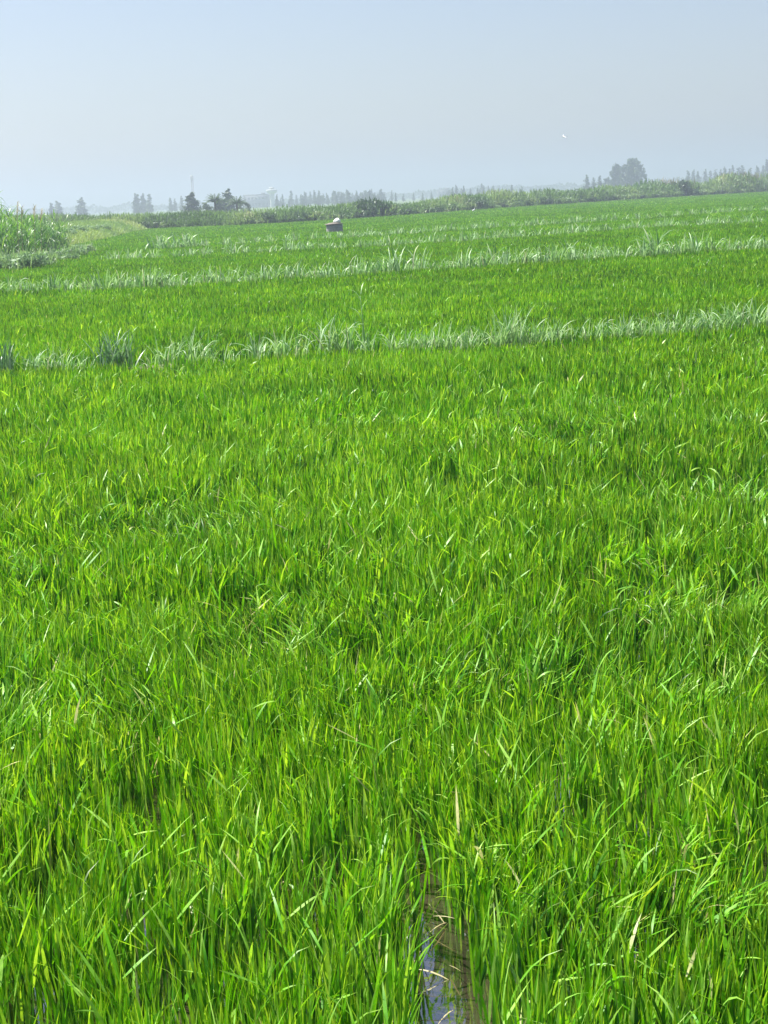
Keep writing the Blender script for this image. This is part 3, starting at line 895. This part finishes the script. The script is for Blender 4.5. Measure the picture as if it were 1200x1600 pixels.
# blue trees on the left
tree('column', 90, 313, 430, 1.9, 'low hazy tree left of the lone cypress shape', 'hazy trees on the left', 3)
tree('column', 80, 316, 430, 1.3, 'low hazy tree left of the lone cypress shape', 'hazy trees on the left', 0)
tree('column', 126, 307, 420, 1.75, 'lone hazy tree with a rounded top behind the left bank', 'hazy trees on the left', 2)
tree('column', 213, 301, 430, 1.5, 'hazy grey-blue tree, left one of a tight trio', 'hazy trees on the left', 0)
tree('column', 222, 301, 440, 1.25, 'hazy grey-blue tree, middle one of a tight trio', 'hazy trees on the left', 1)
tree('cone', 232, 302, 430, 1.3, 'hazy grey-blue tree, right one of a tight trio', 'hazy trees on the left', 2)
for px_, t_ in ((266, 308), (273, 310), (283, 306)):
    tree('cone', px_, t_, 480, 1.2, 'small pointed hazy tree between the trio and the dark rounded tree', 'hazy trees on the left', px_)
# row of pointed trees in the middle
i = 0
for px_, t_, w_ in [(432, 306, 1.2), (441, 303, .9), (454, 297, 1.0), (463, 304, 1), (470, 303, .9), (476, 299, .9), (484, 299, 1), (491, 297, 1), (498, 297, .9), (505, 302, 1), (512, 304, 1.2), (519, 300, 1), (524, 299, .9),
                    (533, 302, .9), (542, 295, .9), (550, 301, 1), (557, 297, .9), (563, 300, 1), (570, 303, 1.1), (578, 305, 1), (590, 303, 1.4), (600, 300, 1.2), (612, 297, .9), (618, 300, .9), (630, 303, 1.3), (646, 301, 1), (660, 301, 1), (674, 299, .9)]:
    lb = 'pale blue pointed tree in the far row right of the water tower' if px_ < 575 else 'faint pointed tree in the far row above the middle of the reeds'
    tree('cone', px_, t_, 640 + (i * 37) % 120, w_ * 1.15, lb, 'far row of pointed trees', i); i += 1
for px_, t_, w_ in [(707, 292, 1.0), (713, 289, 1.0), (724, 290, 1), (735, 294, 1.2), (746, 293, 1), (755, 289, 1), (763, 290, 1), (770, 289, .9), (771, 293, 1.3), (785, 293, 1), (800, 288, .9), (815, 290, 1.2)]:
    tree('cone', px_, t_, 600 + (i * 29) % 90, w_ * 1.2, 'hazy pointed tree in the short row left of the broad far tree', 'far row of pointed trees', i); i += 1
rx = np.random.default_rng(91)
for k_ in range(46):
    px_ = float(rx.uniform(427, 606) if k_ < 34 else rx.uniform(690, 820))
    base_ = 322 - .047 * (px_ - 400)
    tree(['cone', 'column', 'broad', 'cone'][k_ % 4], px_, base_ - float(rx.uniform(7, 19)), 595 + float(rx.uniform(0, 170)), float(rx.uniform(.9, 1.9)),
         'faint pale tree among the far row of pointed trees' if px_ < 620 else 'faint tree among the short far row left of the broad tree', 'far row of pointed trees', k_)
# right-hand group
tree('dense', 986, 244, 400, 1.02, 'largest broad hazy tree standing above the reeds on the right', 'broad far trees', 0)
tree('dense', 962, 253, 405, .62, 'narrower broad tree leaning against the largest far tree', 'broad far trees', 1)
tree('broad', 1002, 258, 410, .7, 'lower broad tree on the right side of the largest far tree', 'broad far trees', 2)
for px_, t_, ix in ((917, 273, 1), (928, 277, 3), (937, 274, 4)):
    tree('cone', px_, t_, 420, 1.35, 'small pointed hazy tree left of the broad far tree', 'small trees beside the broad far tree', ix)
tree('broad', 948, 275, 410, .8, 'small rounded tree tucked under the left of the broad far tree', 'small trees beside the broad far tree', 3)
for px_, t_, w_ in [(1075, 266, 1.1), (1083, 265, 1), (1091, 267, 1.1), (1102, 264, 1), (1110, 266, 1), (1118, 264, 1), (1126, 264, 1.1), (1133, 260, 1.1), (1140, 263, .9), (1145, 258, .9), (1153, 261, 1), (1160, 258, 1.3), (1172, 262, 1.2), (1184, 259, 1.1), (1192, 258, 1.1), (1199, 249, 1.1), (1208, 252, 1.2), (1222, 250, 1)]:
    tree('cone', px_, t_, 500 + (i * 23) % 60, w_ * 1.3, 'hazy blue tree in the row above the reeds at the right edge', 'row of hazy trees on the right', i); i += 1


def palm(px, pytop, dist, label):
    p = far(px, pytop, dist); h = p.z - GZ - .9
    e = empty('date_palm', (p.x, p.y, GZ)); tag(e, label, 'palm tree', 'date palms beyond the reeds')
    link('trunk', make_mesh('trunk', *tube([(0, 0, 0), (.05, 0, h * .5), (0, 0, h)], [.22, .17, .15], 9)), M_BARK, e)
    pp = []
    for j in range(26):
        a = j * 2.4; lift = .12 + 1.15 * (j / 26)
        m = 16
        u = np.linspace(.1, 1, m)
        rad_ = 1.7 * u * math.sin(min(1.4, lift + .25)); zz = h + 1.5 * u * math.cos(lift) - .9 * u ** 2 * (.3 + lift * .6)
        for sgn in (-1, 1):
            b = np.stack([rad_ * math.cos(a), rad_ * math.sin(a), zz], 1)
            pp.append(blades(b, .5 * (1 - .6 * u), np.full(m, a + sgn * .9), np.full(m, 1.2), np.full(m, .5), np.ones(m), np.full(m, .09), np.full(m, .8), 2, rt.random(m)))
        pp.append(tube([(0, 0, h), (rad_[8] * math.cos(a), rad_[8] * math.sin(a), zz[8]), (rad_[-1] * math.cos(a), rad_[-1] * math.sin(a), zz[-1])], [.04, .03, .01], 5))
    link('crown', make_mesh('crown', *merge(pp)), M_PALM, e)


palm(335, 305, 215, 'date palm left of the dark pointed tree, fronds spread')
palm(369, 309, 220, 'date palm right of the dark pointed tree, leaning over the reeds')

# distant woodland on the horizon: reads as one mass
n = 30000
px_ = rt.uniform(-250, 1450, n)
dd = rt.uniform(1250, 1700, n)
xx = np.array([(a - 600) / FPX for a in px_]) * dd * 1.0
hh = 1.05 * (3.6 + 5.0 * value_noise(px_, dd * 0, 26, 51) + 2.8 * (value_noise(px_, dd * 0, 7, 52) - .5))
zz = hh * rt.random(n) ** .6 + GZ
V, Q, A = leaf_cloud(n, np.zeros((1, 3)), np.ones((1, 3)) * .01, 1.4, 1.3, rt, .5, .6)
V += np.repeat(np.stack([xx, dd, np.maximum(zz, .2)], 1), 4, 0)
tag(link('far_woods', make_mesh('far_woods', V, Q, A), M_TREE), 'faint blue band of woodland along the horizon', 'woodland', kind='stuff')

# low trees and bushes round the palms
for px_, t_, w_, lb in [(337, 310, 1.1, 'low bushy tree in front of the left date palm'), (322, 314, 1.3, 'low bushy tree left of the date palms'), (345, 308, 1.0, 'low bushy tree between the palm and the dark pointed tree'), (380, 313, 1.3, 'low bushy tree right of the date palms')]:
    tree('broad', px_, t_, 265, w_, lb, 'low trees beyond the reeds', px_)

# ------------------------------------------------------------------ far buildings
def building(px0, px1, pytop, dist, depth, label, nwin, storeys, cat='building', group=None):
    dist *= 1.45
    a = far(px0, pytop, dist); b = far(px1, pytop, dist)
    h = (a.z + b.z) / 2; w = b.x - a.x
    e = empty('flat_roofed_building', ((a.x + b.x) / 2, dist, GZ)); tag(e, label, cat, group)
    link('wall', make_mesh('wall', *box(-w / 2, w / 2, 0, depth, 0, h - .5), smooth=False), M_PAINT, e)
    link('roof', make_mesh('roof', *merge([box(-w / 2 - .3, w / 2 + .3, -.3, depth + .3, h - .498, h - .2), box(-w / 2 - .1, w / 2 + .1, -.1, .1, h - .198, h + .2), box(w * .2, w * .2 + 2.4, 2, 4.5, h - .198, h + 1.0)]), smooth=False), M_ROOF, e)
    for s in range(storeys):
        for k_ in range(nwin):
            cx = -w / 2 + w * (k_ + .5) / nwin; z0 = (h - .5) * (s + .35) / storeys
            link('window', make_mesh('window', *box(cx - w / nwin * .26, cx + w / nwin * .26, -.06, .05, z0, z0 + (h - .5) / storeys * .4), smooth=False), M_DARKWIN, e)


building(380, 419, 304, 640, 14, 'long flat-roofed hazy building left of the water tower', 7, 2, group='far hazy buildings')
building(684, 701, 296, 720, 9, 'small hazy building at the left end of a far tree row', 3, 2, group='far hazy buildings')
building(580, 601, 304, 850, 9, 'low faint building behind the middle of the far tree row', 3, 1, group='far hazy buildings')

# water tower
d_ = 880
c = far(426, 322, d_); u = d_ / FPX
e = empty('water_tower', (c.x, d_, GZ)); tag(e, 'pale water tower with a wide flat tank beside the far building', 'water tower')
zt = far(426, 295, d_).z
link('shaft', make_mesh('shaft', *lathe([(3.6 * u, 0), (3.4 * u, zt * .55), (3.3 * u, zt - 8 * u)], 20)), M_PALEWALL, e)
link('tank', make_mesh('tank', *lathe([(3.3 * u, zt - 7.99 * u), (7.4 * u, zt - 5.5 * u), (8.2 * u, zt - 2.6 * u), (8.2 * u, zt - 1.2 * u), (7.2 * u, zt - .9 * u), (.01, zt - .3 * u)], 24), smooth=False), M_PALEWALL, e)
link('roof_cap', make_mesh('roof_cap', *lathe([(3.2 * u, zt - .5 * u), (3.2 * u, zt + .9 * u), (4.4 * u, zt + 1.0 * u), (4.2 * u, zt + 2.2 * u), (.01, zt + 2.8 * u)], 20), smooth=False), M_PALEWALL, e)

# lattice mast
d_ = 760
c = far(303, 325, d_); u = d_ / FPX
zt = far(303, 274, d_).z
e = empty('radio_mast', (c.x, d_, GZ)); tag(e, 'thin pale lattice mast rising behind the dark rounded tree', 'mast')
hw0, hw1 = 1.9 * u, 1.3 * u
legs = [(1, 1), (1, -1), (-1, -1), (-1, 1)]
for sx, sy in legs:
    link('leg', make_mesh('leg', *tube([(sx * hw0, sy * hw0, 0), (sx * hw1, sy * hw1, zt)], [.13, .11], 6)), M_STEEL, e)
br = []
nb = 16
for k_ in range(nb):
    z0, z1 = zt * k_ / nb, zt * (k_ + 1) / nb
    w0 = hw0 + (hw1 - hw0) * k_ / nb; w1 = hw0 + (hw1 - hw0) * (k_ + 1) / nb
    for q in range(4):
        a, b = legs[q], legs[(q + 1) % 4]
        br.append(tube([(a[0] * w0, a[1] * w0, z0), (b[0] * w1, b[1] * w1, z1)], [.08, .08], 4))
        br.append(tube([(a[0] * w1, a[1] * w1, z1), (b[0] * w1, b[1] * w1, z1)], [.08, .08], 4))
link('brace', make_mesh('brace', *merge(br)), M_STEEL, e)
for sx, sy in ((1, 0), (-1, 0), (0, -1)):
    link('antenna_panel', make_mesh('antenna_panel', *box(sx * (hw1 + .15) - .15, sx * (hw1 + .15) + .15, sy * (hw1 + .15) - .12, sy * (hw1 + .15) + .12, zt - 1.9, zt + .2), smooth=False), M_PALEWALL, e)


# ------------------------------------------------------------------ egrets
def egret(loc, rz, scale, flying, label):
    e = empty('egret', loc, rz, scale); tag(e, label, 'bird', 'white egrets')
    pp = [tube([(-.30, 0, -.01), (-.22, 0, .0), (-.08, 0, .01), (.08, 0, .0), (.19, 0, .02), (.26, 0, .06), (.27, 0, .12), (.33, 0, .13), (.38, 0, .115)] if flying else
               [(-.26, 0, .30), (-.18, 0, .36), (-.05, 0, .43), (.08, 0, .47), (.15, 0, .53), (.15, 0, .62), (.20, 0, .70), (.19, 0, .78), (.25, 0, .80)],
               [.012, .05, .085, .09, .06, .032, .028, .036, .014], 12)]
    if flying:
        for s in (1, -1):
            prof = [(0.03, .0, .13, -.10), (.18, .07, .15, -.12), (.34, .12, .13, -.13), (.48, .10, .07, -.14), (.58, .03, .0, -.12)]
            V, Q = [], []
            for (yy, zz_, f, b_) in prof:
                for xx_, th in ((f, 0), ((f + b_) / 2, .012), (b_, 0), ((f + b_) / 2, -.006)):
                    V.append((xx_, s * yy, zz_ + th))
            for i_ in range(4):
                for k_ in range(4):
                    Q.append((i_ * 4 + k_, i_ * 4 + (k_ + 1) % 4, i_ * 4 + 4 + (k_ + 1) % 4, i_ * 4 + 4 + k_))
            Q.append((16, 17, 18, 19))
            pp.append((np.array(V), np.array(Q), {'v': np.full(20, .5), 't': np.zeros(20)}))
    link('body', make_mesh('body', *merge(pp)), M_WHITE_FEATHER, e)
    if flying:
        link('beak', make_mesh('beak', *tube([(.37, 0, .117), (.47, 0, .10)], [.013, .002], 6)), M_BEAK, e)
        for s in (1, -1):
            link('leg', make_mesh('leg', *tube([(-.25, s * .02, -.01), (-.52, s * .025, -.03)], [.008, .006], 6)), M_LEGS, e)
    else:
        link('beak', make_mesh('beak', *tube([(.24, 0, .80), (.35, 0, .785)], [.013, .002], 6)), M_BEAK, e)
        for s in (1, -1):
            link('leg', make_mesh('leg', *tube([(0, s * .03, .42), (.02, s * .03, .2), (0, s * .03, 0)], [.009, .006, .006], 6)), M_LEGS, e)


egret(far(882, 214, 230), math.pi + .25, 1.0, True, 'white egret flying in the pale sky on the right')
[o for o in COL.objects if o.get('category') == 'bird'][0].rotation_euler = (-.45, 0.15, math.pi + .25)
pe = at(740, 326, .55)
egret((pe.x, pe.y, 0.08), .3, .75, False, 'white egret standing at the foot of the reed belt')

# ------------------------------------------------------------------ haze
HB = box(-3300, 3300, -90, 3600, GZ - 1.0, 45)
hz = link('haze', make_mesh('haze', HB[0], HB[1], smooth=False))
tag(hz, 'thin pale summer haze lying over the fields', 'haze', kind='stuff')
m, nt, out = new_mat('haze_air')
pv = nt.nodes.new('ShaderNodeVolumePrincipled')
pv.inputs['Color'].default_value = (0.665, 0.715, 0.872, 1)
pv.inputs['Density'].default_value = 0.0013
pv.inputs['Density Attribute'].default_value = ''
pv.inputs['Anisotropy'].default_value = 0.6
nt.links.new(pv.outputs[0], out.inputs['Volume'])
hz.data.materials.append(m)

# ------------------------------------------------------------------ light
SUN_EL, SUN_AZ = R(62), R(-62)                    # azimuth from straight ahead, to the left
sd = Vector((math.sin(SUN_AZ) * math.cos(SUN_EL), math.cos(SUN_AZ) * math.cos(SUN_EL), math.sin(SUN_EL)))
sl = bpy.data.lights.new('sun', 'SUN'); sl.energy = 5.0; sl.angle = R(0.53); sl.color = (1.0, 0.97, 0.91)
so = bpy.data.objects.new('sun', sl); COL.objects.link(so)
so.rotation_euler = sd.to_track_quat('Z', 'Y').to_euler(); so.location = (-30, 20, 60)

wd_ = bpy.data.worlds.new('World'); sc.world = wd_; wd_.use_nodes = True
nt = wd_.node_tree; nt.nodes.clear()
wo = nt.nodes.new('ShaderNodeOutputWorld'); bg = nt.nodes.new('ShaderNodeBackground')
sky = nt.nodes.new('ShaderNodeTexSky'); sky.sky_type = 'NISHITA'; sky.sun_disc = False
sky.sun_elevation = SUN_EL; sky.sun_rotation = SUN_AZ % (2 * math.pi)
sky.altitude = 0; sky.air_density = 1.0; sky.dust_density = 1.4; sky.ozone_density = 1.0
bg.inputs['Strength'].default_value = 0.058
tint = nt.nodes.new('ShaderNodeMix'); tint.data_type = 'RGBA'; tint.blend_type = 'MULTIPLY'; tint.inputs['Factor'].default_value = 1
tint.inputs['B'].default_value = (1.0, 0.985, 1.02, 1)
nt.links.new(sky.outputs[0], tint.inputs['A']); nt.links.new(tint.outputs['Result'], bg.inputs[0]); nt.links.new(bg.outputs[0], wo.inputs[0])

vs = sc.view_settings
sc.display_settings.display_device = 'sRGB'
vs.view_transform = 'Standard'; vs.look = 'None'; vs.exposure = 1.25; vs.gamma = 1.0
sc.render.engine = 'CYCLES'
cy = sc.cycles
cy.max_bounces = 6; cy.diffuse_bounces = 1; cy.glossy_bounces = 3; cy.transmission_bounces = 4; cy.volume_bounces = 1
cy.use_denoising = True
sc.render.filter_size = 1.05
cy.sample_clamp_indirect = 6
sc.render.film_transparent = False
